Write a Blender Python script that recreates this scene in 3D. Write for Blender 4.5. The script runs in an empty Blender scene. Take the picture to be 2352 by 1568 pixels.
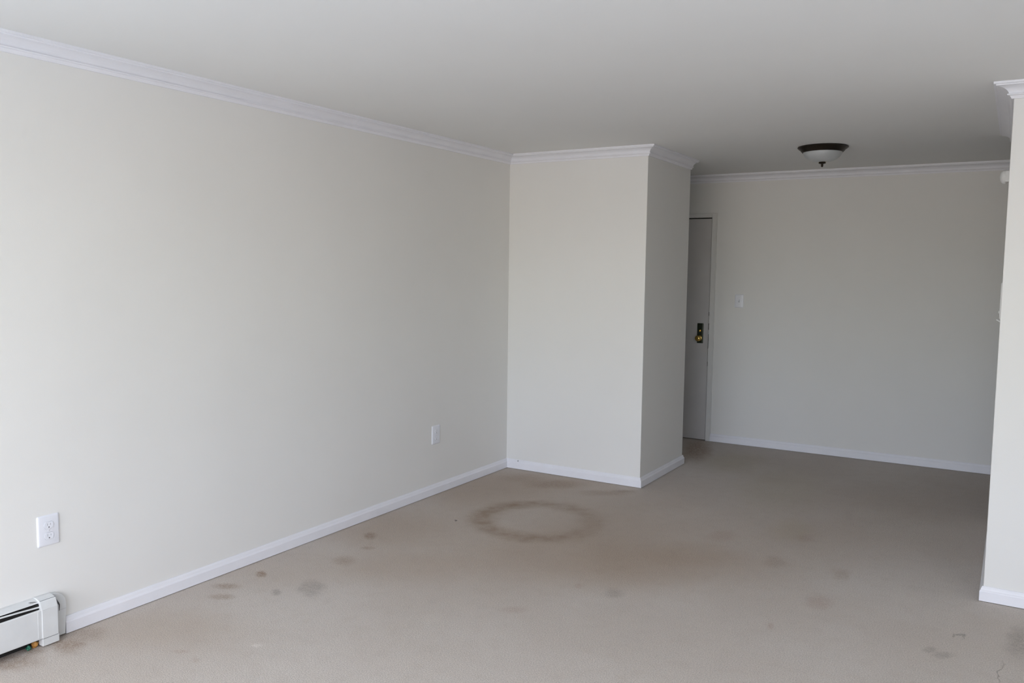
import bpy, bmesh, math, random
from mathutils import Vector, Matrix

scene = bpy.context.scene
col = scene.collection

# ------------------------------------------------------------------ camera
cam_data = bpy.data.cameras.new('camera')
cam_data.sensor_width = 36.0
cam_data.lens = 1904.8063 / 2352.0 * 36.0
cam_data.clip_start = 0.05
cam = bpy.data.objects.new('camera', cam_data)
col.objects.link(cam)
cam.matrix_world = (Matrix.Translation((3.3684, -5.5447, 1.5599))
                    @ Matrix.Rotation(0.541, 4, 'Z') @ Matrix.Rotation(1.4851, 4, 'X')
                    @ Matrix.Rotation(0.0125, 4, 'Z'))
scene.camera = cam

# ------------------------------------------------------------------ view, sky and daylight
vs = scene.view_settings
vs.view_transform = 'Standard'
vs.look = 'None'
vs.gamma = 1.0
vs.exposure = 0.0
vs.use_curve_mapping = False

world = bpy.data.worlds.new('daylight')
scene.world = world
world.use_nodes = True
wt = world.node_tree
wb = wt.nodes['Background']
w_tc = wt.nodes.new('ShaderNodeTexCoord')
w_sep = wt.nodes.new('ShaderNodeSeparateXYZ')
wt.links.new(w_tc.outputs['Generated'], w_sep.inputs[0])
w_map = wt.nodes.new('ShaderNodeMapRange')
w_map.inputs['From Min'].default_value = -1.0
w_map.inputs['From Max'].default_value = 1.0
wt.links.new(w_sep.outputs['Z'], w_map.inputs['Value'])
w_ramp = wt.nodes.new('ShaderNodeValToRGB')
wt.links.new(w_map.outputs['Result'], w_ramp.inputs['Fac'])
wt.links.new(w_ramp.outputs['Color'], wb.inputs['Color'])
# what the windows look out on: (sine of the elevation, radiance)
SKY = [(-1, (0.173, 0.327, 0.507)),
       (-0.5, (0.173, 0.327, 0.507)),
       (-0.17, (0.347, 0.340, 0.373)),
       (-0.06, (0.333, 0.283, 0.193)),
       (0.06, (0.560, 0.627, 0.700)),
       (0.17, (0.460, 0.480, 0.600)),
       (0.4, (0.667, 0.633, 0.627)),
       (0.75, (0.880, 0.860, 0.867)),
       (1, (0.880, 0.860, 0.867))]
while len(w_ramp.color_ramp.elements) < len(SKY):
    w_ramp.color_ramp.elements.new(0.5)
for e, (sz, c) in zip(w_ramp.color_ramp.elements, SKY):
    e.position = (sz + 1) / 2
for e, (sz, c) in zip(w_ramp.color_ramp.elements, SKY):
    e.color = tuple(c) + (1,)
wb.inputs['Strength'].default_value = 14.6

def portal(name, loc, target, sx, sy):
    """window opening through which the sky lights the room"""
    l = bpy.data.lights.new(name, 'AREA')
    l.shape = 'RECTANGLE'
    l.size, l.size_y = sx, sy
    l.cycles.is_portal = True
    o = bpy.data.objects.new(name, l)
    col.objects.link(o)
    o.location = loc
    o.rotation_euler = (Vector(target) - Vector(loc)).to_track_quat('-Z', 'Y').to_euler()

def area(name, loc, target, sx, sy, power, color, spread=180):
    l = bpy.data.lights.new(name, 'AREA')
    l.shape = 'RECTANGLE'
    l.size, l.size_y = sx, sy
    l.energy = power
    l.color = color
    l.spread = math.radians(spread)
    o = bpy.data.objects.new(name, l)
    col.objects.link(o)
    o.location = loc
    o.rotation_euler = (Vector(target) - Vector(loc)).to_track_quat('-Z', 'Y').to_euler()
    return o

# daylight coming in through the window behind the camera and an added side opening
portal('window_daylight', (2.05, -7.42, 1.225), (2.05, 0, 1.225), 3.58, 1.93)
portal('added_side_daylight', (5.30, -5.0, 1.425), (0, -5.0, 1.425), 1.18, 1.23)  # unseen side opening, added and sized to give fill light

# ------------------------------------------------------------------ helpers
PI = math.pi

def link_mesh(name, bm, mat, parent=None, smooth=False):
    bmesh.ops.recalc_face_normals(bm, faces=bm.faces)
    me = bpy.data.meshes.new(name)
    bm.to_mesh(me)
    bm.free()
    if smooth:
        for p in me.polygons:
            p.use_smooth = True
        try:
            me.set_sharp_from_angle(angle=math.radians(38))
        except Exception:
            pass
    me.materials.append(mat)
    o = bpy.data.objects.new(name, me)
    col.objects.link(o)
    if parent is not None:
        o.parent = parent
    return o

def structure(name, bm, mat, parent=None, smooth=False):
    o = link_mesh(name, bm, mat, parent, smooth)
    if parent is None:
        o['kind'] = 'structure'
    return o

def thing(name, label, cat, loc=(0, 0, 0), group=None, kind=None):
    o = bpy.data.objects.new(name, None)
    o.empty_display_size = 0.05
    col.objects.link(o)
    o.location = loc
    o['label'] = label
    o['category'] = cat
    if group:
        o['group'] = group
    if kind:
        o['kind'] = kind
    return o

def tag(o, label, cat, group=None):
    o['label'] = label
    o['category'] = cat
    if group:
        o['group'] = group
    return o

def box(bm, lo, hi, bevel=0.0, seg=2):
    r = bmesh.ops.create_cube(bm, size=1.0)
    vs_ = r['verts']
    for v in vs_:
        v.co = Vector([lo[i] + (v.co[i] + 0.5) * (hi[i] - lo[i]) for i in range(3)])
    if bevel > 0:
        ed = {e for v in vs_ for e in v.link_edges}
        bmesh.ops.bevel(bm, geom=list(ed), offset=bevel, segments=seg, profile=0.5, affect='EDGES', clamp_overlap=True)
    return bm

def prism(bm, pts, z0, z1, axis=2):
    """closed outline pts (2D) extruded along an axis (the outline fills the two other axes in order)"""
    def mk(p, h):
        c = [0, 0, 0]
        rest = [i for i in range(3) if i != axis]
        c[rest[0]], c[rest[1]], c[axis] = p[0], p[1], h
        return bm.verts.new(c)
    a = [mk(p, z0) for p in pts]
    b = [mk(p, z1) for p in pts]
    n = len(pts)
    bm.faces.new(a)
    bm.faces.new(b[::-1])
    for i in range(n):
        bm.faces.new((a[i], a[(i + 1) % n], b[(i + 1) % n], b[i]))
    return bm

def lathe(bm, prof, seg=48, M=None):
    """prof: (radius, height) pairs turned about z"""
    rings = []
    for r, h in prof:
        if r < 1e-6:
            rings.append([bm.verts.new((0, 0, h))])
        else:
            rings.append([bm.verts.new((r * math.cos(2 * PI * k / seg), r * math.sin(2 * PI * k / seg), h)) for k in range(seg)])
    for A, B in zip(rings, rings[1:]):
        for k in range(seg):
            k2 = (k + 1) % seg
            if len(A) == 1 and len(B) == 1:
                continue
            if len(A) == 1:
                bm.faces.new((A[0], B[k], B[k2]))
            elif len(B) == 1:
                bm.faces.new((A[k], A[k2], B[0]))
            else:
                bm.faces.new((A[k], A[k2], B[k2], B[k]))
    if M is not None:
        bmesh.ops.transform(bm, matrix=M, verts=bm.verts)
    return bm

def sweep(bm, prof, a, b, na, ma, mb, base):
    """a moulding run from a to b (2D points on the wall face). prof: (out, up) outline;
    na: the wall's outward direction; ma, mb: mitre shift along the run per unit 'out'."""
    a, b, na = Vector(a), Vector(b), Vector(na)
    d = (b - a).normalized()
    A, B = [], []
    for o, u in prof:
        pa = a + na * o + d * (ma * o)
        pb = b + na * o + d * (mb * o)
        A.append(bm.verts.new((pa.x, pa.y, base + u)))
        B.append(bm.verts.new((pb.x, pb.y, base + u)))
    n = len(prof)
    bm.faces.new(A)
    bm.faces.new(B[::-1])
    for i in range(n):
        bm.faces.new((A[i], A[(i + 1) % n], B[(i + 1) % n], B[i]))
    return bm

# ------------------------------------------------------------------ materials
def new_mat(name):
    m = bpy.data.materials.new(name)
    m.use_nodes = True
    nt = m.node_tree
    return m, nt, nt.nodes['Principled BSDF']

def paint(name, color, rough=0.6, bump=0.0, scale=220.0, var=0.0, var_scale=2.5, spec=0.3, dist=0.002):
    m, nt, b = new_mat(name)
    N = nt.nodes
    b.inputs['Roughness'].default_value = rough
    b.inputs['Specular IOR Level'].default_value = spec
    tc = N.new('ShaderNodeTexCoord')
    if var > 0:
        nz = N.new('ShaderNodeTexNoise')
        nz.inputs['Scale'].default_value = var_scale
        nz.inputs['Detail'].default_value = 4
        nt.links.new(tc.outputs['Object'], nz.inputs['Vector'])
        cr = N.new('ShaderNodeValToRGB')
        cr.color_ramp.elements[0].position = 0.3
        cr.color_ramp.elements[1].position = 0.7
        cr.color_ramp.elements[0].color = tuple(c * (1 - var) for c in color) + (1,)
        cr.color_ramp.elements[1].color = tuple(min(1, c * (1 + var)) for c in color) + (1,)
        nt.links.new(nz.outputs['Fac'], cr.inputs['Fac'])
        nt.links.new(cr.outputs['Color'], b.inputs['Base Color'])
    else:
        b.inputs['Base Color'].default_value = tuple(color) + (1,)
    if bump > 0:
        n2 = N.new('ShaderNodeTexNoise')
        n2.inputs['Scale'].default_value = scale
        n2.inputs['Detail'].default_value = 3
        nt.links.new(tc.outputs['Object'], n2.inputs['Vector'])
        bp = N.new('ShaderNodeBump')
        bp.inputs['Strength'].default_value = bump
        bp.inputs['Distance'].default_value = dist
        nt.links.new(n2.outputs['Fac'], bp.inputs['Height'])
        nt.links.new(bp.outputs['Normal'], b.inputs['Normal'])
    return m

def metal(name, color, rough=0.3, metallic=1.0):
    m, nt, b = new_mat(name)
    N = nt.nodes
    b.inputs['Metallic'].default_value = metallic
    tc = N.new('ShaderNodeTexCoord')
    nz = N.new('ShaderNodeTexNoise')
    nz.inputs['Scale'].default_value = 60
    nt.links.new(tc.outputs['Object'], nz.inputs['Vector'])
    mr = N.new('ShaderNodeMapRange')
    mr.inputs['To Min'].default_value = max(0.05, rough - 0.08)
    mr.inputs['To Max'].default_value = rough + 0.1
    nt.links.new(nz.outputs['Fac'], mr.inputs['Value'])
    nt.links.new(mr.outputs['Result'], b.inputs['Roughness'])
    b.inputs['Base Color'].default_value = tuple(color) + (1,)
    return m

WALL = (0.82, 0.81, 0.775)
TRIM = (0.86, 0.86, 0.89)
M_wall = paint('wall_paint', WALL, 0.75, 0.10, 180, 0.012, 1.6, 0.2)
M_ceiling = paint('ceiling_paint', (0.85, 0.85, 0.83), 0.85, 0.08, 90, 0.012, 1.2, 0.15)
M_trim = paint('white_trim_gloss', TRIM, 0.42, 0.05, 60, 0.02, 8, 0.4)
M_door = paint('door_paint', (0.62, 0.60, 0.585), 0.5, 0.06, 90, 0.03, 5, 0.35)
M_frame = paint('door_frame_paint', (0.76, 0.75, 0.72), 0.5, 0.06, 90, 0.03, 6, 0.35)
M_plastic = paint('white_plastic', (0.83, 0.84, 0.88), 0.32, 0.0, var=0.01, var_scale=20, spec=0.5)
M_slot = paint('dark_slot', (0.08, 0.078, 0.08), 0.8, var=0.1, var_scale=60)
M_slot_soft = paint('grey_slot', (0.46, 0.46, 0.48), 0.7, var=0.05, var_scale=60)
M_bare = paint('bare_primer', (0.46, 0.44, 0.41), 0.7, var=0.15, var_scale=90)
M_screw = metal('painted_screw', (0.75, 0.75, 0.78), 0.4, 0.3)
M_heater = paint('heater_enamel', (0.70, 0.71, 0.70), 0.5, 0.12, 45, 0.035, 14, 0.35)
M_heater_dark = paint('heater_dark_interior', (0.02, 0.019, 0.018), 0.7, var=0.3, var_scale=40)
M_bronze = metal('dark_bronze', (0.032, 0.024, 0.018), 0.38, 0.7)
M_brass = metal('old_brass', (0.62, 0.43, 0.13), 0.22)
M_plate = metal('tarnished_plate', (0.045, 0.055, 0.035), 0.4, 0.8)
M_black = paint('black_gap', (0.008, 0.007, 0.007), 0.8, var=0.2, var_scale=30)
M_ivory = paint('ivory_plastic', (0.86, 0.86, 0.84), 0.45, var=0.02, var_scale=20)
M_green = paint('green_scrap', (0.015, 0.14, 0.085), 0.35, 0.3, 120, 0.5, 60, 0.6)
M_orange = paint('orange_scrap', (0.52, 0.25, 0.055), 0.5, 0.3, 120, 0.2, 60, 0.4)
M_earth = paint('outside_ground', (0.2, 0.2, 0.18), 0.9, var=0.2)

def glass_shade():
    m, nt, b = new_mat('frosted_white_glass')
    b.inputs['Base Color'].default_value = (0.50, 0.52, 0.52, 1)
    b.inputs['Roughness'].default_value = 0.35
    b.inputs['Subsurface Weight'].default_value = 0.3
    b.inputs['Subsurface Radius'].default_value = (0.03, 0.03, 0.03)
    N = nt.nodes
    tc = N.new('ShaderNodeTexCoord')
    nz = N.new('ShaderNodeTexNoise')
    nz.inputs['Scale'].default_value = 7
    nt.links.new(tc.outputs['Object'], nz.inputs['Vector'])
    cr = N.new('ShaderNodeValToRGB')
    cr.color_ramp.elements[0].color = (0.46, 0.48, 0.48, 1)
    cr.color_ramp.elements[1].color = (0.56, 0.58, 0.58, 1)
    nt.links.new(nz.outputs['Fac'], cr.inputs['Fac'])
    nt.links.new(cr.outputs['Color'], b.inputs['Base Color'])
    return m
M_glass = glass_shade()

# carpet stains, plus shade painted under the heater: centre x, y, the two half sizes (m), turn, strength, sort of tint
STAINS_AND_SHADE = [
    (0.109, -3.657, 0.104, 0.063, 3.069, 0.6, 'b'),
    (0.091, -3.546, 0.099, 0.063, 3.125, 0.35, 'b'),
    (0.052, -3.856, 0.142, 0.079, -2.908, 0.6, 'b'),  # heater's shadow on the carpet, painted in together with brown dirt
    (0.041, -3.765, 0.067, 0.033, -2.767, 0.5, 'b'),  # more painted shade and dirt beneath the heater
    (0.166, -2.67, 0.051, 0.029, 2.539, 0.75, 'b'),
    (0.412, -2.798, 0.045, 0.024, 2.488, 0.6, 'g'),
    (0.513, -2.668, 0.115, 0.062, 2.431, 0.5, 'g'),
    (0.15, -2.876, 0.069, 0.038, -2.712, 0.55, 'b'),
    (0.237, -2.975, 0.066, 0.036, -2.707, 0.5, 'b'),
    (0.225, -1.899, 0.073, 0.038, 2.329, 0.6, 'b'),
    (0.383, -2.294, 0.077, 0.062, 2.674, 0.4, 'b'),
    (0.356, -2.07, 0.044, 0.029, -2.669, 0.4, 'b'),
    (0.474, -1.38, 0.018, 0.008, 2.187, 0.9, 'k'),
    (1.48, -2.356, 0.068, 0.039, -2.567, 0.3, 'p'),
    (1.789, -1.923, 0.062, 0.046, 1.796, 0.4, 'g'),
    (1.603, -1.929, 0.035, 0.026, 1.877, 0.35, 'p'),
    (2.531, -1.889, 0.043, 0.015, 1.769, 0.45, 'p'),
    (2.662, -1.487, 0.094, 0.049, 1.593, 0.4, 'p'),
    (2.401, -0.531, 0.084, 0.054, 1.422, 0.35, 'p'),
    (1.972, -0.754, 0.123, 0.082, 1.602, 0.35, 'p'),
    (2.346, -1.041, 0.105, 0.065, 1.559, 0.3, 'b'),
    (2.683, -1.053, 0.097, 0.045, 1.605, 0.3, 'b'),
    (3.155, -1.767, 0.039, 0.023, -2.077, 0.5, 'g'),
    (3.205, -1.791, 0.052, 0.029, -2.286, 0.5, 'g'),
    (3.476, -1.465, 0.174, 0.053, 1.496, 0.5, 'g'),
    (3.414, -1.839, 0.126, 0.004, 1.582, 0.75, 'g'),
    (3.256, -1.529, 0.028, 0.012, -2.416, 0.8, 'g'),
    (3.232, -1.555, 0.03, 0.005, 1.61, 0.8, 'g'),
    (3.272, -1.55, 0.03, 0.005, 1.6, 0.8, 'g'),
    (1.054, 1.503, 0.484, 0.128, 1.873, 0.75, 'b'),
    (0.555, -3.446, 0.033, 0.019, -2.761, 0.4, 'p'),
    (0.667, -3.46, 0.032, 0.013, 2.548, 0.3, 'p'),
    (0.772, -3.242, 0.026, 0.016, -2.758, 0.5, 'w'),
    (0.576, -0.258, 0.225, 0.124, -2.515, 0.4, 'b'),
    (0.997, -0.264, 0.186, 0.08, -2.522, 0.35, 'b'),
    (1.095, -0.143, 0.088, 0.046, -2.476, 0.35, 'b'),
    (0.286, -0.237, 0.198, 0.131, -2.492, 0.25, 'b'),
    (1.334, -1.602, 0.622, 0.38, -2.508, 0.42, 'm'),
    (1.851, -1.442, 0.494, 0.258, -2.479, 0.38, 'm'),
    (0.681, -1.077, 1.054, 0.918, 1.976, 0.42, 'm'),
    (1.794, -1.013, 0.81, 0.619, -2.126, 0.35, 'm'),
    (0.226, -3.382, 0.382, 0.172, -2.687, 0.35, 'm'),
    (0.156, -2.543, 0.414, 0.239, -2.699, 0.3, 'm'),
    (0.253, -1.734, 0.393, 0.3, -2.714, 0.4, 'm'),
    (0.217, -0.615, 0.407, 0.374, 2.063, 0.42, 'm'),
    (0.625, 0.038, 0.381, 0.331, -1.988, 0.38, 'm'),
    (1.452, 1.206, 0.34, 0.204, 1.662, 0.3, 'o'),
    (1.99, 0.569, 0.533, 0.267, 1.669, 0.25, 'o'),
    (2.535, 0.148, 0.728, 0.465, 1.26, 0.25, 'm'),
    (1.92, -1.153, 0.231, 0.164, -2.251, 0.3, 'm'),
    (0.709, -2.184, 0.277, 0.193, -2.656, 0.35, 'm'),
    (2.295, -0.393, 0.207, 0.099, 1.666, 0.25, 'o'),
]
RING = (0.895, -1.085, 0.352)       # round dirt ring left on the carpet: centre x, y and radius

def carpet():
    m, nt, b = new_mat('beige_carpet')
    N, L = nt.nodes, nt.links
    b.inputs['Roughness'].default_value = 0.95
    b.inputs['Specular IOR Level'].default_value = 0.05
    b.inputs['Sheen Weight'].default_value = 0.12
    b.inputs['Sheen Roughness'].default_value = 0.6
    tc = N.new('ShaderNodeTexCoord')
    P = tc.outputs['Object']

    def math_(op, a, v=None, c=None):
        n = N.new('ShaderNodeMath'); n.operation = op
        for i, x in enumerate((a, v, c)):
            if x is None: continue
            if isinstance(x, (int, float)): n.inputs[i].default_value = x
            else: L.new(x, n.inputs[i])
        return n.outputs[0]

    def noise(scale, detail=2, vec=P, rough=0.5):
        n = N.new('ShaderNodeTexNoise')
        n.inputs['Scale'].default_value = scale
        n.inputs['Detail'].default_value = detail
        n.inputs['Roughness'].default_value = rough
        L.new(vec, n.inputs['Vector'])
        return n

    def remap(x, a, b_, c, d, smooth=False):
        n = N.new('ShaderNodeMapRange')
        if smooth: n.interpolation_type = 'SMOOTHSTEP'
        n.inputs['From Min'].default_value = a; n.inputs['From Max'].default_value = b_
        n.inputs['To Min'].default_value = c; n.inputs['To Max'].default_value = d
        L.new(x, n.inputs['Value'])
        return n.outputs['Result']

    def mix(fac, A, B, mode='MIX'):
        n = N.new('ShaderNodeMix'); n.data_type = 'RGBA'; n.blend_type = mode
        for s, x in ((n.inputs[0], fac), (n.inputs[6], A), (n.inputs[7], B)):
            if isinstance(x, (int, float)): s.default_value = x
            elif isinstance(x, tuple): s.default_value = x
            else: L.new(x, s)
        return n.outputs[2]

    base = (0.605, 0.552, 0.500) + (1,)
    # warped coordinates so that no stain has a clean outline
    wn = noise(9, 4)
    sub = N.new('ShaderNodeVectorMath'); sub.operation = 'SUBTRACT'
    L.new(wn.outputs['Color'], sub.inputs[0]); sub.inputs[1].default_value = (0.5, 0.5, 0.5)
    mul = N.new('ShaderNodeVectorMath'); mul.operation = 'MULTIPLY'
    L.new(sub.outputs[0], mul.inputs[0]); mul.inputs[1].default_value = (0.09, 0.09, 0.0)
    add = N.new('ShaderNodeVectorMath'); add.operation = 'ADD'
    L.new(P, add.inputs[0]); L.new(mul.outputs[0], add.inputs[1])
    W = add.outputs[0]
    # small marks use a finer, weaker warp
    wn2 = noise(60, 3)
    sub2 = N.new('ShaderNodeVectorMath'); sub2.operation = 'SUBTRACT'
    L.new(wn2.outputs['Color'], sub2.inputs[0]); sub2.inputs[1].default_value = (0.5, 0.5, 0.5)
    mul2 = N.new('ShaderNodeVectorMath'); mul2.operation = 'MULTIPLY'
    L.new(sub2.outputs[0], mul2.inputs[0]); mul2.inputs[1].default_value = (0.03, 0.03, 0.0)
    add2 = N.new('ShaderNodeVectorMath'); add2.operation = 'ADD'
    L.new(P, add2.inputs[0]); L.new(mul2.outputs[0], add2.inputs[1])
    W2 = add2.outputs[0]

    big = noise(1.1, 3)
    mid = noise(14, 4)
    blotch = noise(45, 3)
    grain = noise(185, 3, rough=0.75)
    fine = noise(420, 2)
    c = mix(remap(big.outputs['Fac'], 0.35, 0.65, 0, 1, True), base, tuple(x * y for x, y in zip(base, (0.94, 0.92, 0.90))) + (1,))
    c = mix(math_('MULTIPLY', remap(mid.outputs['Fac'], 0.45, 0.75, 0, 1, True), 0.22), c, tuple(x * y for x, y in zip(base, (0.80, 0.76, 0.72))) + (1,))

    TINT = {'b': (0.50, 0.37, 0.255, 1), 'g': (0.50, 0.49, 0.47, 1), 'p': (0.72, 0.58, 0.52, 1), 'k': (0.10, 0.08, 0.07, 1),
            'w': (1.35, 1.38, 1.40, 1), 'm': (0.80, 0.715, 0.62, 1), 'o': (0.82, 0.80, 0.60, 1)}
    for (sx, sy, ra, rb, ang, st, k) in STAINS_AND_SHADE:
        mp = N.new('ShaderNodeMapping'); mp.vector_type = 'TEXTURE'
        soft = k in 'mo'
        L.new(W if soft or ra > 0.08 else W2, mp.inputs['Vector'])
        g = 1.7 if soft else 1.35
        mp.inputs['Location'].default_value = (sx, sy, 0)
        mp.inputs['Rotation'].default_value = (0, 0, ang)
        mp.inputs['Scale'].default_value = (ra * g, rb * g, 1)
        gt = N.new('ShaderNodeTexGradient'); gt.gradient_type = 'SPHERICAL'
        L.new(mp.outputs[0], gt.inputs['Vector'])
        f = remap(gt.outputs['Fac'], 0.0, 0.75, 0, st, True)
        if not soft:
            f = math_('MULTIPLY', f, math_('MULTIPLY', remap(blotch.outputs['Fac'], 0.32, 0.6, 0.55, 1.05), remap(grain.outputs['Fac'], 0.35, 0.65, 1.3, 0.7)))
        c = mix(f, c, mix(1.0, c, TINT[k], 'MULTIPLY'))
    # the ring
    mp = N.new('ShaderNodeVectorMath'); mp.operation = 'DISTANCE'
    L.new(W, mp.inputs[0]); mp.inputs[1].default_value = (RING[0], RING[1], 0)
    dr = math_('ABSOLUTE', math_('SUBTRACT', mp.outputs['Value'], RING[2]))
    ring = remap(dr, 0.0, 0.14, 1, 0, True)
    # stronger on the side nearer the left wall
    sx = N.new('ShaderNodeSeparateXYZ'); L.new(P, sx.inputs[0])
    side = remap(math_('ADD', sx.outputs['X'], math_('MULTIPLY', sx.outputs['Y'], 0.45)), 0.05, 0.8, 1.0, 0.5)
    ring = math_('MULTIPLY', math_('MULTIPLY', ring, side), remap(mid.outputs['Fac'], 0.3, 0.7, 0.6, 1.2))
    c = mix(ring, c, mix(1.0, c, (0.66, 0.575, 0.49, 1), 'MULTIPLY'))
    # the pile itself
    c = mix(1.0, c, mix(remap(grain.outputs['Fac'], 0.3, 0.7, 0, 1), (0.74, 0.73, 0.72, 1), (1.26, 1.26, 1.26, 1)), 'MULTIPLY')
    c = mix(1.0, c, mix(remap(fine.outputs['Fac'], 0.3, 0.7, 0, 1), (0.93, 0.93, 0.93, 1), (1.07, 1.07, 1.07, 1)), 'MULTIPLY')
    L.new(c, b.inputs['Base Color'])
    h = math_('ADD', math_('MULTIPLY', grain.outputs['Fac'], 1.0), math_('MULTIPLY', fine.outputs['Fac'], 0.35))
    bp = N.new('ShaderNodeBump')
    bp.inputs['Strength'].default_value = 0.55
    bp.inputs['Distance'].default_value = 0.006
    L.new(h, bp.inputs['Height'])
    L.new(bp.outputs['Normal'], b.inputs['Normal'])
    return m
M_carpet = carpet()

# ------------------------------------------------------------------ the room
H = 2.44
CW, CD = 1.1329, 0.8976        # closet box: width along x, depth along y
FY = 1.9267                    # far wall
RX, RX2, RY, RB = 3.3281, 3.336, -1.0372, 0.4847   # right wall block: near corner x, far corner x, front y, rear y
X1, Y0 = 5.2, -7.3             # right and rear limits of the room

bm = bmesh.new(); box(bm, (-0.14, Y0 - 0.2, -0.10), (X1 + 0.14, FY + 0.25, 0.0))
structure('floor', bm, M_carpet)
bm = bmesh.new(); box(bm, (-0.14, Y0 - 0.2, H), (X1 + 0.14, FY + 0.25, H + 0.12))
structure('ceiling', bm, M_ceiling)
bm = bmesh.new(); box(bm, (-0.14, Y0, 0), (0, FY + 0.14, H))
structure('wall_left', bm, M_wall)
bm = bmesh.new(); box(bm, (0.0, 0, 0), (CW, CD, H))
vert = [e for e in bm.edges if abs(e.verts[0].co.x - CW) < 1e-6 and abs(e.verts[1].co.x - CW) < 1e-6 and abs(e.verts[0].co.z - e.verts[1].co.z) > 1]
bmesh.ops.bevel(bm, geom=vert, offset=0.004, segments=3, profile=0.5, affect='EDGES')
structure('wall_closet', bm, M_wall)
# far wall with the door opening
DL, DR, DH = 0.07, 0.9965, 2.064
bm = bmesh.new()
box(bm, (0, FY, 0), (DL - 0.05, FY + 0.14, H))
box(bm, (DR + 0.03, FY, 0), (X1, FY + 0.14, H))
box(bm, (DL - 0.05, FY, DH + 0.03), (DR + 0.03, FY + 0.14, H))
structure('wall_far', bm, M_wall)
bm = bmesh.new(); box(bm, (DL - 0.2, FY + 0.14, 0), (DR + 0.2, FY + 0.2, H))
structure('wall_corridor', bm, M_black)
# right wall block
bm = bmesh.new(); prism(bm, [(RX, RY), (X1, RY), (X1, RB), (RX2, RB)], 0, H)
vert = [e for e in bm.edges if abs(e.verts[0].co.z - e.verts[1].co.z) > 1 and min(e.verts[0].co.x, e.verts[1].co.x) < 4]
bmesh.ops.bevel(bm, geom=vert, offset=0.004, segments=3, profile=0.5, affect='EDGES')
structure('wall_right', bm, M_wall)
SY0, SY1, SZ0, SZ1 = -5.6, -4.4, 0.8, 2.05      # unseen opening added in the side wall for fill light
bm = bmesh.new()
box(bm, (X1, Y0, 0), (X1 + 0.14, SY0, H)); box(bm, (X1, SY1, 0), (X1 + 0.14, FY + 0.14, H))
box(bm, (X1, SY0, 0), (X1 + 0.14, SY1, SZ0)); box(bm, (X1, SY0, SZ1), (X1 + 0.14, SY1, H))
structure('wall_side', bm, M_wall)
bm = bmesh.new()
for (y0, y1, z0, z1) in ((SY0, SY1, SZ0, SZ0 + 0.05), (SY0, SY1, SZ1 - 0.05, SZ1), (SY0, SY0 + 0.05, SZ0 + 0.05, SZ1 - 0.05),
                         (SY1 - 0.05, SY1, SZ0 + 0.05, SZ1 - 0.05), (SY0 + 0.05, SY1 - 0.05, (SZ0 + SZ1) / 2 - 0.02, (SZ0 + SZ1) / 2 + 0.02)):
    box(bm, (X1 + 0.06, y0, z0), (X1 + 0.11, y1, z1))
structure('added_side_window', bm, M_trim)  # frame round the opening added for fill light
# rear wall with the wide window the daylight comes through
WX0, WX1, WZ0, WZ1 = 0.25, 3.85, 0.25, 2.2
bm = bmesh.new()
box(bm, (-0.14, Y0 - 0.2, 0), (WX0, Y0, H)); box(bm, (WX1, Y0 - 0.2, 0), (X1 + 0.14, Y0, H))
box(bm, (WX0, Y0 - 0.2, 0), (WX1, Y0, WZ0)); box(bm, (WX0, Y0 - 0.2, WZ1), (WX1, Y0, H))
structure('wall_rear', bm, M_wall)
bm = bmesh.new()
t = 0.05
for (x0, x1, z0, z1) in ((WX0, WX1, WZ0, WZ0 + t), (WX0, WX1, WZ1 - t, WZ1), (WX0, WX0 + t, WZ0 + t, WZ1 - t),
                         (WX1 - t, WX1, WZ0 + t, WZ1 - t), ((WX0 + WX1) / 2 - t / 2, (WX0 + WX1) / 2 + t / 2, WZ0 + t, WZ1 - t)):
    box(bm, (x0, Y0 - 0.14, z0), (x1, Y0 - 0.08, z1))
structure('window_1', bm, M_trim)

# ------------------------------------------------------------------ crown moulding and baseboards
PP, PH = 0.0689, 0.0694
def crown_profile():
    p = [(0, 0), (PP, 0), (PP, -0.0100), (PP - 0.0075, -0.0112), (PP - 0.0085, -0.0150)]
    # cove
    x0, z0, x1, z1 = PP - 0.0090, -0.0160, 0.0175, -0.0470
    for k in range(0, 9):
        a = k / 8 * PI / 2
        p.append((x0 - (x0 - x1) * math.sin(a) * 0.82 - (x0 - x1) * 0.18 * k / 8, z0 + (z1 - z0) * (1 - math.cos(a)) * 0.82 + (z1 - z0) * 0.18 * k / 8))
    p += [(0.0165, -0.0485), (0.0225, -0.0490), (0.0235, -0.0510), (0.0225, -0.0545), (0.0160, -0.0560), (0.0135, -0.0575), (0.0105, -0.0640), (0.0090, -0.0660), (0.0085, -PH), (0, -PH)]
    return p
CROWN = crown_profile()
BT, BH = 0.0154, 0.0742
BASE = [(0, 0.003), (BT, 0.003), (BT, 0.049), (0.0135, 0.0535), (0.0105, 0.0575), (0.0085, 0.0650), (0.0065, 0.0700), (0.0045, BH), (0, BH)]

n_trim = [0]
def crown(a, b, na, ma, mb, wide=1.0):
    n_trim[0] += 1
    bm = bmesh.new()
    sweep(bm, [(o * wide, u) for o, u in CROWN], a, b, na, ma, mb, H)
    return structure('trim_%d' % n_trim[0], bm, M_trim)
JY = -1.7774
crown((0, Y0), (0, JY), (1, 0), 0, 0)
crown((-0.0001, JY), (-0.0001, 0), (1, 0), 0, -1)
crown((0, 0), (CW, 0), (0, -1), 1, 1)
crown((CW, 0), (CW, CD), (1, 0), -1, 0)
crown((0, FY), (X1, FY), (0, -1), 0, 0)
sd = Vector((RX2 - RX, RB - RY)).normalized()
sn = Vector((-sd.y, sd.x))
crown((RX, RY), (X1, RY), (0, -1), -1, 0, 1.2)
crown((RX, RY), (RX2, RB), tuple(sn), -1, 0, 1.2)
bm = bmesh.new()          # ridge of filler over the joint in the left crown moulding
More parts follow.
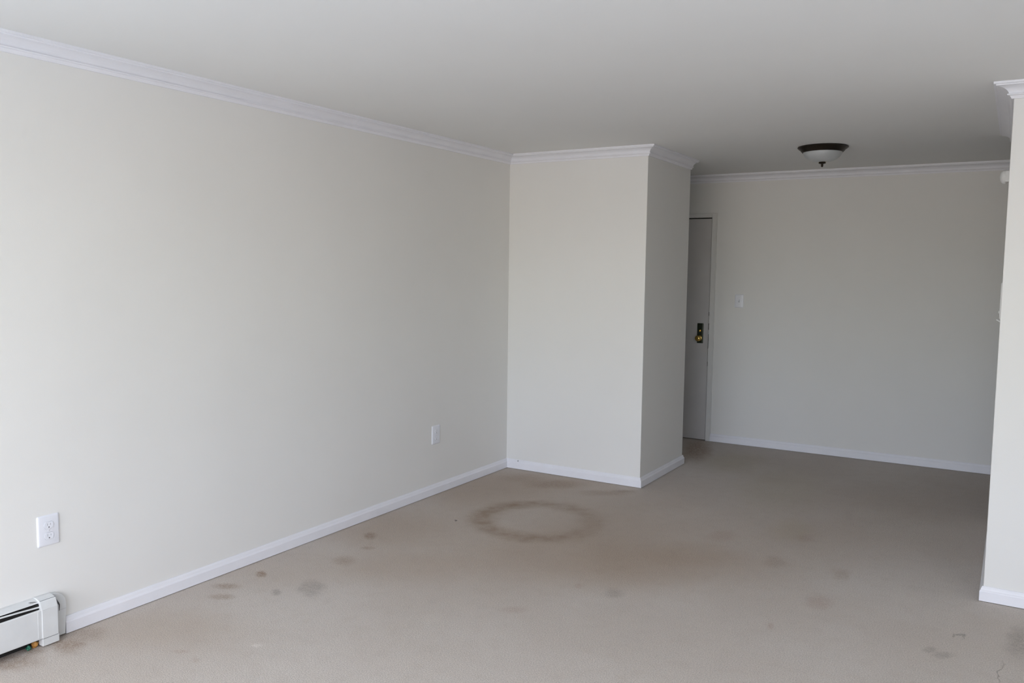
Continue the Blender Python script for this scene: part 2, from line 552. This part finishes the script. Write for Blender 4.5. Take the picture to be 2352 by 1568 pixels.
pr = [(o + 0.0005, u - 0.0004) for o, u in CROWN[4:14]]
sweep(bm, pr + [(o - 0.003, u + 0.001) for o, u in reversed(pr)], (0, JY - 0.0020), (0, JY + 0.0020), (1, 0), 0, 0, H)
link_mesh('filler_ridge', bm, M_trim, bpy.data.objects['trim_2'])

def base(name, a, b, na, ma, mb):
    bm = bmesh.new()
    sweep(bm, BASE, a, b, na, ma, mb, 0)
    return structure(name, bm, M_trim)
base('baseboard_left', (0, -3.60), (0, 0), (1, 0), 0, -1)
bcl = base('baseboard_closet', (0, 0), (CW, 0), (0, -1), 1, 1)
base('baseboard_passage', (CW, 0), (CW, CD), (1, 0), -1, 1)
base('baseboard_entry', (CW, CD), (0, CD), (0, 1), -1, 0)
base('baseboard_far', (1.0406, FY), (X1, FY), (0, -1), 0, 0)
base('baseboard_right', (RX, RY), (X1, RY), (0, -1), -1, 0)
base('baseboard_return', (RX, RY), (RX2, RB), tuple(sn), -1, 1)
bm = bmesh.new()
lathe(bm, [(0, 0), (0.0032, 0), (0.0032, 0.006), (0, 0.006)], 10, Matrix.Translation((0.115, -0.0155, 0.068)) @ Matrix.Rotation(PI / 2, 4, 'X') @ Matrix.Rotation(0.5, 4, 'Y'))
nail = link_mesh('nail', bm, M_slot)
tag(nail, 'tiny dark nail stuck in the top of the white closet baseboard near the corner', 'nail')

# ------------------------------------------------------------------ the door
door = bpy.data.objects.new('door_1', None); col.objects.link(door); door.location = (DL, FY, 0); door['kind'] = 'structure'
def at(o, px=0, py=0, pz=0):
    o.location = Vector((px, py, pz)) - o.parent.location
    return o
bm = bmesh.new(); box(bm, (DL + 0.004, FY + 0.006, 0.006), (0.9905, FY + 0.046, 2.0515), 0.0015, 1)
at(link_mesh('door_slab', bm, M_door, door))
bm = bmesh.new()       # frame: casing strip round the opening and the jamb behind it
ci, co, ct_i, ct_o = 0.9955, 1.0406, 2.0605, 2.0961
box(bm, (ci, FY - 0.011, 0.0), (co, FY + 0.05, ct_o), 0.002, 1)
box(bm, (DL - 0.05, FY - 0.011, ct_i), (ci, FY + 0.05, ct_o), 0.002, 1)
box(bm, (DL - 0.05, FY - 0.011, 0.0), (DL, FY + 0.05, ct_i), 0.002, 1)
box(bm, (co - 0.004, FY - 0.014, 0.0), (co + 0.003, FY, ct_o + 0.003), 0.001, 1)
box(bm, (DL - 0.05, FY - 0.014, ct_o - 0.004), (co - 0.004, FY, ct_o + 0.003), 0.001, 1)
frame = at(link_mesh('door_frame', bm, M_frame, door))
bm = bmesh.new()       # black backing sheet that darkens the gaps round the slab
box(bm, (DL, FY + 0.05, 0.0), (ci + 0.02, FY + 0.07, ct_i + 0.02))
at(link_mesh('black_backing', bm, M_black, door))
for (z0, z1, w) in ((0.862, 0.995, 0.0022), (1.035, 1.095, 0.0036), (1.165, 1.20, 0.0026), (0.70, 0.742, 0.0012)):
    bm = bmesh.new()   # places where the paint has chipped off the frame's edge
    zs = [z0 + (z1 - z0) * k / 8 for k in range(9)]
    rnd = random.Random(int(z0 * 1000))
    pts = [(ci - 0.002, z0), (ci - 0.002, z1)] + [(ci + w * rnd.uniform(0.45, 1.0), z) for z in reversed(zs)]
    prism(bm, pts, FY - 0.0118, FY - 0.0105, axis=1)
    at(link_mesh('paint_chip', bm, M_slot, door))
bm = bmesh.new(); box(bm, (0.8850, FY - 0.004, 0.9085), (0.9415, FY + 0.007, 1.0925), 0.003, 2)
plate = at(link_mesh('lock_plate', bm, M_plate, door), 0, 0, 0)
bm = bmesh.new(); box(bm, (0.9325, FY - 0.0065, 0.911), (0.9365, FY - 0.003, 1.090), 0.001, 1)
at2 = link_mesh('plate_edge', bm, metal('worn_edge', (0.30, 0.33, 0.28), 0.35, 0.8), plate)
RXM = Matrix.Rotation(PI / 2, 4, 'X')   # turned pieces face the room (-y)
bm = bmesh.new()
lathe(bm, [(0, 0.0), (0.024, 0.0), (0.025, 0.003), (0.020, 0.007), (0.0115, 0.010), (0.0105, 0.022), (0.014, 0.028), (0.023, 0.034), (0.0275, 0.042),
           (0.0275, 0.050), (0.0245, 0.058), (0.017, 0.063), (0.008, 0.065), (0, 0.0655)], 40,
      Matrix.Translation((0.909, FY - 0.003, 0.955)) @ RXM)
knob = link_mesh('knob', bm, M_brass, plate, smooth=True)
bm = bmesh.new()
lathe(bm, [(0, 0.0), (0.0115, 0.0), (0.0115, 0.006), (0.010, 0.008), (0, 0.008)], 28, Matrix.Translation((0.9145, FY - 0.003, 1.0235)) @ RXM)
box(bm, (0.9115, FY - 0.024, 1.013), (0.9175, FY - 0.008, 1.034), 0.002, 2)
link_mesh('thumb_turn', bm, M_brass, plate, smooth=True)

# ------------------------------------------------------------------ ceiling light
LX, LY = 2.1905, 0.570
lamp = thing('ceiling_light', 'flush ceiling light with dark bronze rim and white glass bowl, near the far wall', 'ceiling light', (LX, LY, H))
bm = bmesh.new()
lathe(bm, [(0, 0), (0.160, 0), (0.166, -0.004), (0.167, -0.009), (0.161, -0.013), (0.158, -0.017), (0.149, -0.023), (0.143, -0.031), (0.134, -0.040), (0.128, -0.0405), (0.126, -0.034), (0, -0.020)], 72)
link_mesh('rim', bm, M_bronze, lamp, smooth=True)
bm = bmesh.new()
prof = [(0.1285, -0.032)]
for k in range(0, 15):
    a = k / 14 * PI / 2
    prof.append((0.1285 * math.cos(a) ** 0.9 if k < 14 else 0.0, -0.037 - 0.070 * math.sin(a)))
lathe(bm, prof, 72)
link_mesh('glass_bowl', bm, M_glass, lamp, smooth=True)
bm = bmesh.new()
lathe(bm, [(0, -0.106), (0.012, -0.107), (0.0245, -0.1115), (0.0250, -0.1140), (0.016, -0.118), (0.008, -0.120), (0.0066, -0.124), (0.0080, -0.128), (0.0076, -0.135), (0.004, -0.139), (0, -0.140)], 36)
fin = link_mesh('finial', bm, M_bronze, lamp, smooth=True)
bm = bmesh.new()
lathe(bm, [(0, -0.1095), (0.012, -0.1095), (0.022, -0.1085), (0.0285, -0.1050), (0.0290, -0.1030), (0.020, -0.1000), (0, -0.0980)], 36)
link_mesh('brass_washer', bm, M_brass, fin, smooth=True)

# ------------------------------------------------------------------ outlets and switch
def rounded_rect(w, h, r, n=5):
    pts = []
    for cx, cy, a0 in ((w / 2 - r, h / 2 - r, 0), (-w / 2 + r, h / 2 - r, PI / 2), (-w / 2 + r, -h / 2 + r, PI), (w / 2 - r, -h / 2 + r, 3 * PI / 2)):
        for k in range(n + 1):
            a = a0 + k / n * PI / 2
            pts.append((cx + r * math.cos(a), cy + r * math.sin(a)))
    return pts

def plate_mesh(w, h, t):
    """a wall plate standing on z=0 with rolled edges; local x across, y up, z out of the wall"""
    bm = bmesh.new()
    rings = []
    for ins, z in ((0, 0), (0, t * 0.35), (0.0015, t * 0.62), (0.004, t * 0.86), (0.0075, t)):
        rings.append([bm.verts.new((x, y, z)) for x, y in rounded_rect(w - 2 * ins, h - 2 * ins, 0.006)])
    n = len(rings[0])
    bm.faces.new(rings[0][::-1]); bm.faces.new(rings[-1])
    for A, B in zip(rings, rings[1:]):
        for i in range(n):
            bm.faces.new((A[i], A[(i + 1) % n], B[(i + 1) % n], B[i]))
    return bm

def receptacle_outline():
    r, c = 0.0190, 0.0145
    pts = []
    for k in range(-12, 13):
        a = k / 12 * math.asin(c / r)
        pts.append((r * math.cos(a), r * math.sin(a)))
    for k in range(-12, 13):
        a = PI + k / 12 * math.asin(c / r)
        pts.append((r * math.cos(a), r * math.sin(a)))
    return pts

def outlet(label, loc, rot, scale=1.0):
    o = thing('electrical_outlet', label, 'outlet', loc)
    o.rotation_euler = rot
    w, h, t = 0.0925, 0.1290, 0.0065
    p = link_mesh('wall_plate', plate_mesh(w, h, t), M_plastic, o, smooth=True)
    for s in (1, -1):
        cy = s * 0.0225
        bm = bmesh.new()
        out = receptacle_outline()
        prism(bm, [(x, y + cy) for x, y in out], t - 0.002, t + 0.0022)
        top = [f for f in bm.faces if f.calc_center_median().z > t + 0.002]
        bmesh.ops.bevel(bm, geom=[e for f in top for e in f.edges], offset=0.001, segments=2, profile=0.5, affect='EDGES')
        rc = link_mesh('receptacle', bm, M_plastic, o, smooth=True)
        for sx, hh in ((-0.0068, 0.0095), (0.0068, 0.0080)):
            bm = bmesh.new(); box(bm, (sx - 0.0011, cy + 0.0035 - hh / 2, t + 0.001), (sx + 0.0011, cy + 0.0035 + hh / 2, t + 0.0025))
            link_mesh('slot', bm, M_slot_soft, rc)
        bm = bmesh.new()
        lathe(bm, [(0, t + 0.001), (0.0026, t + 0.001), (0.0026, t + 0.0025), (0, t + 0.0025)], 16, Matrix.Translation((0, cy - 0.0082, 0)))
        link_mesh('ground_hole', bm, M_slot, rc)
        bm = bmesh.new()       # shadow gap round the receptacle
        prism(bm, [(x * 1.045, y * 1.05 + cy) for x, y in out], t - 0.0015, t + 0.0003)
        link_mesh('gap', bm, M_slot_soft, rc)
    bm = bmesh.new()
    lathe(bm, [(0, t), (0.0030, t), (0.0028, t + 0.001), (0, t + 0.0014)], 16)
    link_mesh('screw', bm, M_screw, o, smooth=True)
    return o
ROT_LEFT = (PI / 2, 0, PI / 2)       # local z -> +x, y -> up
outlet('white electrical outlet low on the left wall just above the baseboard heater', (0, -3.6535, 0.4635), ROT_LEFT)
outlet('white electrical outlet low on the left wall close to the inside corner', (0, -0.9500, 0.4185), ROT_LEFT)

sw = thing('light_switch', 'white toggle light switch plate on the far wall right of the door', 'light switch', (1.2655, FY, 1.3090))
sw.rotation_euler = (PI / 2, 0, 0)   # local z -> -y, y -> up
link_mesh('wall_plate', plate_mesh(0.0780, 0.1200, 0.0065), M_plastic, sw, smooth=True)
bm = bmesh.new(); box(bm, (-0.0052, -0.0120, 0.0050), (0.0052, 0.0120, 0.0068))
link_mesh('toggle_slot', bm, M_slot_soft, sw)
bm = bmesh.new()
prism(bm, [(-0.0065, 0.006), (0.0065, 0.006), (0.0105, 0.0175), (0.0035, 0.0190)], -0.0042, 0.0042, axis=0)
link_mesh('toggle', bm, M_plastic, sw)
for s in (1, -1):
    bm = bmesh.new()
    lathe(bm, [(0, 0.0062), (0.0030, 0.0062), (0.0028, 0.0072), (0, 0.0076)], 16, Matrix.Translation((0, s * 0.030, 0)))
    link_mesh('screw', bm, M_screw, sw, smooth=True)

# ------------------------------------------------------------------ devices on the side of the right wall
def side_x(y):
    return RX + (RX2 - RX) * (y - RY) / (RB - RY)
SY = 0.20
ws = thing('wall_sensor', 'small white domed device high on the side of the right wall', 'wall sensor', (side_x(SY), SY, 2.144))
ws.rotation_euler = (0, -PI / 2, 0)  # local z -> -x
bm = bmesh.new()
prism(bm, rounded_rect(0.066, 0.080, 0.006), 0.0, 0.036)
link_mesh('back_plate', bm, M_ivory, ws)
bm = bmesh.new()
prof = [(0, 0.029), (0.040, 0.029), (0.042, 0.035)]
for k in range(1, 11):
    a = k / 10 * PI / 2
    prof.append((0.042 * math.cos(a) if k < 10 else 0, 0.039 + 0.026 * math.sin(a)))
lathe(bm, prof, 48)
link_mesh('dome', bm, M_ivory, ws, smooth=True)

PY = -0.25
wp = thing('wall_panel', 'thin white wall panel seen edge-on at the side of the right wall', 'wall panel', (side_x(PY), PY, 1.425))
wp.rotation_euler = (PI / 2, 0, -PI / 2)   # local z -> -x, y -> up
link_mesh('housing', plate_mesh(0.115, 0.205, 0.0165), M_ivory, wp, smooth=True)
bm = bmesh.new(); lathe(bm, [(0, 0.0), (0.008, 0.0), (0.008, 0.020), (0.006, 0.0215), (0, 0.0215)], 24, Matrix.Translation((0, -0.062, 0)))
link_mesh('button', bm, M_ivory, wp, smooth=True)
tl = bmesh.new()
lathe(tl, [(0, 0.0), (0.0042, 0.0), (0.0036, 0.030), (0.0030, 0.034), (0, 0.035)], 16, Matrix.Translation((0, 0, 0)) @ Matrix.Rotation(-0.5, 4, 'X'))
lt = tag(link_mesh('toggle_lever', tl, M_ivory, None, smooth=True), 'tiny white lever poking out from the side of the right wall below the thin panel', 'lever')
lt.location = (side_x(PY) + 0.001, PY, 1.305); lt.rotation_euler = (PI / 2, 0, -PI / 2)

# ------------------------------------------------------------------ baseboard heater
HY0, HY1 = -6.2, -3.725
heater = thing('baseboard_heater', 'old white painted baseboard heater with open slot along the left wall', 'baseboard heater', (0.0, HY1, 0.0))
def hpart(name, bm, m, parent=heater, smooth=False):
    o = link_mesh(name, bm, m, parent, smooth)
    if parent is heater:
        o.location = (0, -HY1, 0)
    return o
bm = bmesh.new()    # back sheet with the hood that bends out over the slot
prism(bm, [(0.0005, 0.02), (0.003, 0.02), (0.003, 0.1935), (0.012, 0.1945), (0.036, 0.1865), (0.0395, 0.1835), (0.0415, 0.1850), (0.0385, 0.1890), (0.014, 0.1975), (0.0005, 0.1985)], HY0, HY1 + 0.004, axis=1)
hpart('hood', bm, M_heater)
bm = bmesh.new()
prism(bm, [(0.055, 0.041), (0.0585, 0.039), (0.0600, 0.043), (0.0600, 0.158), (0.0575, 0.1625), (0.049, 0.1605), (0.049, 0.1585), (0.0565, 0.1595), (0.0575, 0.157), (0.0575, 0.045)], HY0, HY1 + 0.006, axis=1)
hpart('front_panel', bm, M_heater)
bm = bmesh.new()    # ridge beside the end cap where the panel is joined
box(bm, (0.0590, HY1 - 0.017, 0.046), (0.0607, HY1 - 0.009, 0.156), 0.0006, 2)
hpart('panel_rib', bm, M_heater)
# damper blade in the slot: nearly touching the hood far left, dropping towards the end
bm = bmesh.new()
va = []
for y, dz in ((HY0, 0.003), (-3.92, 0.0005), (-3.80, -0.0060), (HY1 + 0.004, -0.0115)):
    va.append([bm.verts.new((x, y, z + dz)) for x, z in ((0.0440, 0.1830), (0.0490, 0.1790), (0.0480, 0.1775), (0.0430, 0.1815))])
bm.faces.new(va[0]); bm.faces.new(va[-1][::-1])
for A, B in zip(va, va[1:]):
    for i in range(4):
        bm.faces.new((A[i], A[(i + 1) % 4], B[(i + 1) % 4], B[i]))
hpart('damper', bm, M_heater)
bm = bmesh.new(); box(bm, (0.0035, HY0, 0.004), (0.012, HY1 + 0.003, 0.1805)); box(bm, (0.012, HY0, 0.050), (0.0415, HY1 + 0.003, 0.1800))  # near-black filler, shade of the slot and underside put into its colour
hpart('dark_interior', bm, M_heater_dark)
# end cap: folded sleeve over the end of the heater
cap_prof = [(0.001, 0.1998), (0.016, 0.2010), (0.047, 0.1925), (0.0515, 0.1895), (0.0625, 0.1600), (0.0635, 0.1560), (0.0635, 0.0395), (0.001, 0.0395)]
bm = bmesh.new(); prism(bm, cap_prof, -3.7250, -3.6600, axis=1)
bmesh.ops.bevel(bm, geom=[e for e in bm.edges if abs(e.verts[0].co.y - e.verts[1].co.y) < 1e-6 and e.verts[0].co.x > 0.01], offset=0.0015, segments=2, profile=0.5, affect='EDGES')
cap = hpart('end_cap', bm, M_heater)
bm = bmesh.new(); prism(bm, [(0.0485, 0.1926), (0.0525, 0.1896), (0.0645, 0.1590), (0.0635, 0.1580), (0.0620, 0.1600), (0.0510, 0.1885)], -3.7255, -3.6620, axis=1)
link_mesh('cap_lid', bm, M_heater, cap)
bm = bmesh.new(); box(bm, (0.030, -3.7245, 0.006), (0.0615, -3.6560, 0.0365), 0.0015, 1)
link_mesh('lower_flap', bm, M_heater, cap)
bm = bmesh.new(); box(bm, (0.02, -3.7215, 0.030), (0.0600, -3.6600, 0.0400)); box(bm, (0.012, -3.6605, 0.07), (0.0480, -3.6590, 0.186))
prism(bm, [(0.0462, 0.1924), (0.0475, 0.1920), (0.0478, 0.1929), (0.0466, 0.1934)], -3.7240, -3.6605, axis=1)
link_mesh('dark_seam', bm, M_slot, cap)
# wall-side end piece with the rounded top
bm = bmesh.new()
pts = [(-3.69, 0.008), (-3.606, 0.008), (-3.601, 0.118)]
for k in range(0, 13):
    a = k / 12 * PI / 2
    pts.append((-3.652 + 0.051 * math.cos(a), 0.140 + 0.0555 * math.sin(a)))
pts += [(-3.69, 0.1955)]
prism(bm, pts, 0.0005, 0.022, axis=0)
bmesh.ops.bevel(bm, geom=[e for e in bm.edges if e.verts[0].co.x > 0.02 and e.verts[1].co.x > 0.02], offset=0.004, segments=3, profile=0.5, affect='EDGES', clamp_overlap=True)
ep = hpart('end_piece', bm, M_heater, smooth=True)
bm = bmesh.new(); prism(bm, [(-3.640, 0.1168), (-3.6025, 0.1180), (-3.6025, 0.1190), (-3.640, 0.1178)], 0.018, 0.0226, axis=0)
hpart('seam_line', bm, M_slot_soft)
bm = bmesh.new(); prism(bm, [(-3.6410, 0.1700), (-3.6350, 0.1580), (-3.6300, 0.1490), (-3.6275, 0.1410), (-3.6302, 0.1182), (-3.6325, 0.1160), (-3.6325, 0.1400), (-3.6372, 0.1492)], 0.0215, 0.0228, axis=0)
hpart('crack', bm, M_slot)
bm = bmesh.new()       # chipped paint at the end of the hood
for k in range(7):
    a = k / 6
    y = -3.7560 + 0.0225 * a
    x = 0.0270 + 0.0085 * a * a
    z = 0.1934 - 0.35 * (x - 0.0270)
    bmesh.ops.create_icosphere(bm, subdivisions=1, radius=1.0, matrix=Matrix.Translation((x, y, z)) @ Matrix.Diagonal((0.0013 + 0.0010 * (k % 3), 0.0026, 0.0009, 1)))
hpart('paint_chip', bm, M_slot)
bm = bmesh.new()
for k in range(9):
    rnd = random.Random(40 + k)
    x, y = 0.0295 + 0.007 * rnd.random(), -3.7560 + 0.024 * rnd.random()
    z = 0.1936 - 0.35 * (x - 0.0270)
    bmesh.ops.create_icosphere(bm, subdivisions=1, radius=1.0, matrix=Matrix.Translation((x, y, z)) @ Matrix.Diagonal((0.0012 + 0.0014 * rnd.random(), 0.0016 + 0.003 * rnd.random(), 0.0006, 1)))
hpart('paint_flake', bm, M_bare)

def lump(name, loc, dims, mat, seed):
    bm = bmesh.new()
    bmesh.ops.create_icosphere(bm, subdivisions=3, radius=1.0)
    rnd = random.Random(seed)
    ph = [rnd.uniform(0, 6) for _ in range(6)]
    for v in bm.verts:
        c = v.co
        k = 1 + 0.22 * math.sin(3 * c.x + ph[0]) * math.cos(4 * c.y + ph[1]) + 0.15 * math.sin(5 * c.z + ph[2] + 2 * c.x)
        v.co = Vector((c.x * dims[0], c.y * dims[1], c.z * dims[2])) * k
    zmin = min(v.co.z for v in bm.verts)
    for v in bm.verts:
        v.co.z -= zmin
    o = link_mesh(name, bm, mat, None, smooth=True)
    o.location = loc
    return o
tag(lump('green_scrap', (0.036, -3.770, 0.0), (0.008, 0.0095, 0.0105), M_green, 4), 'small shiny green scrap on the carpet under the baseboard heater', 'scrap')
tag(lump('orange_scrap', (0.030, -3.7405, 0.0), (0.008, 0.0130, 0.0125), M_orange, 9), 'small orange scrap on the carpet under the heater beside the end cap', 'scrap')
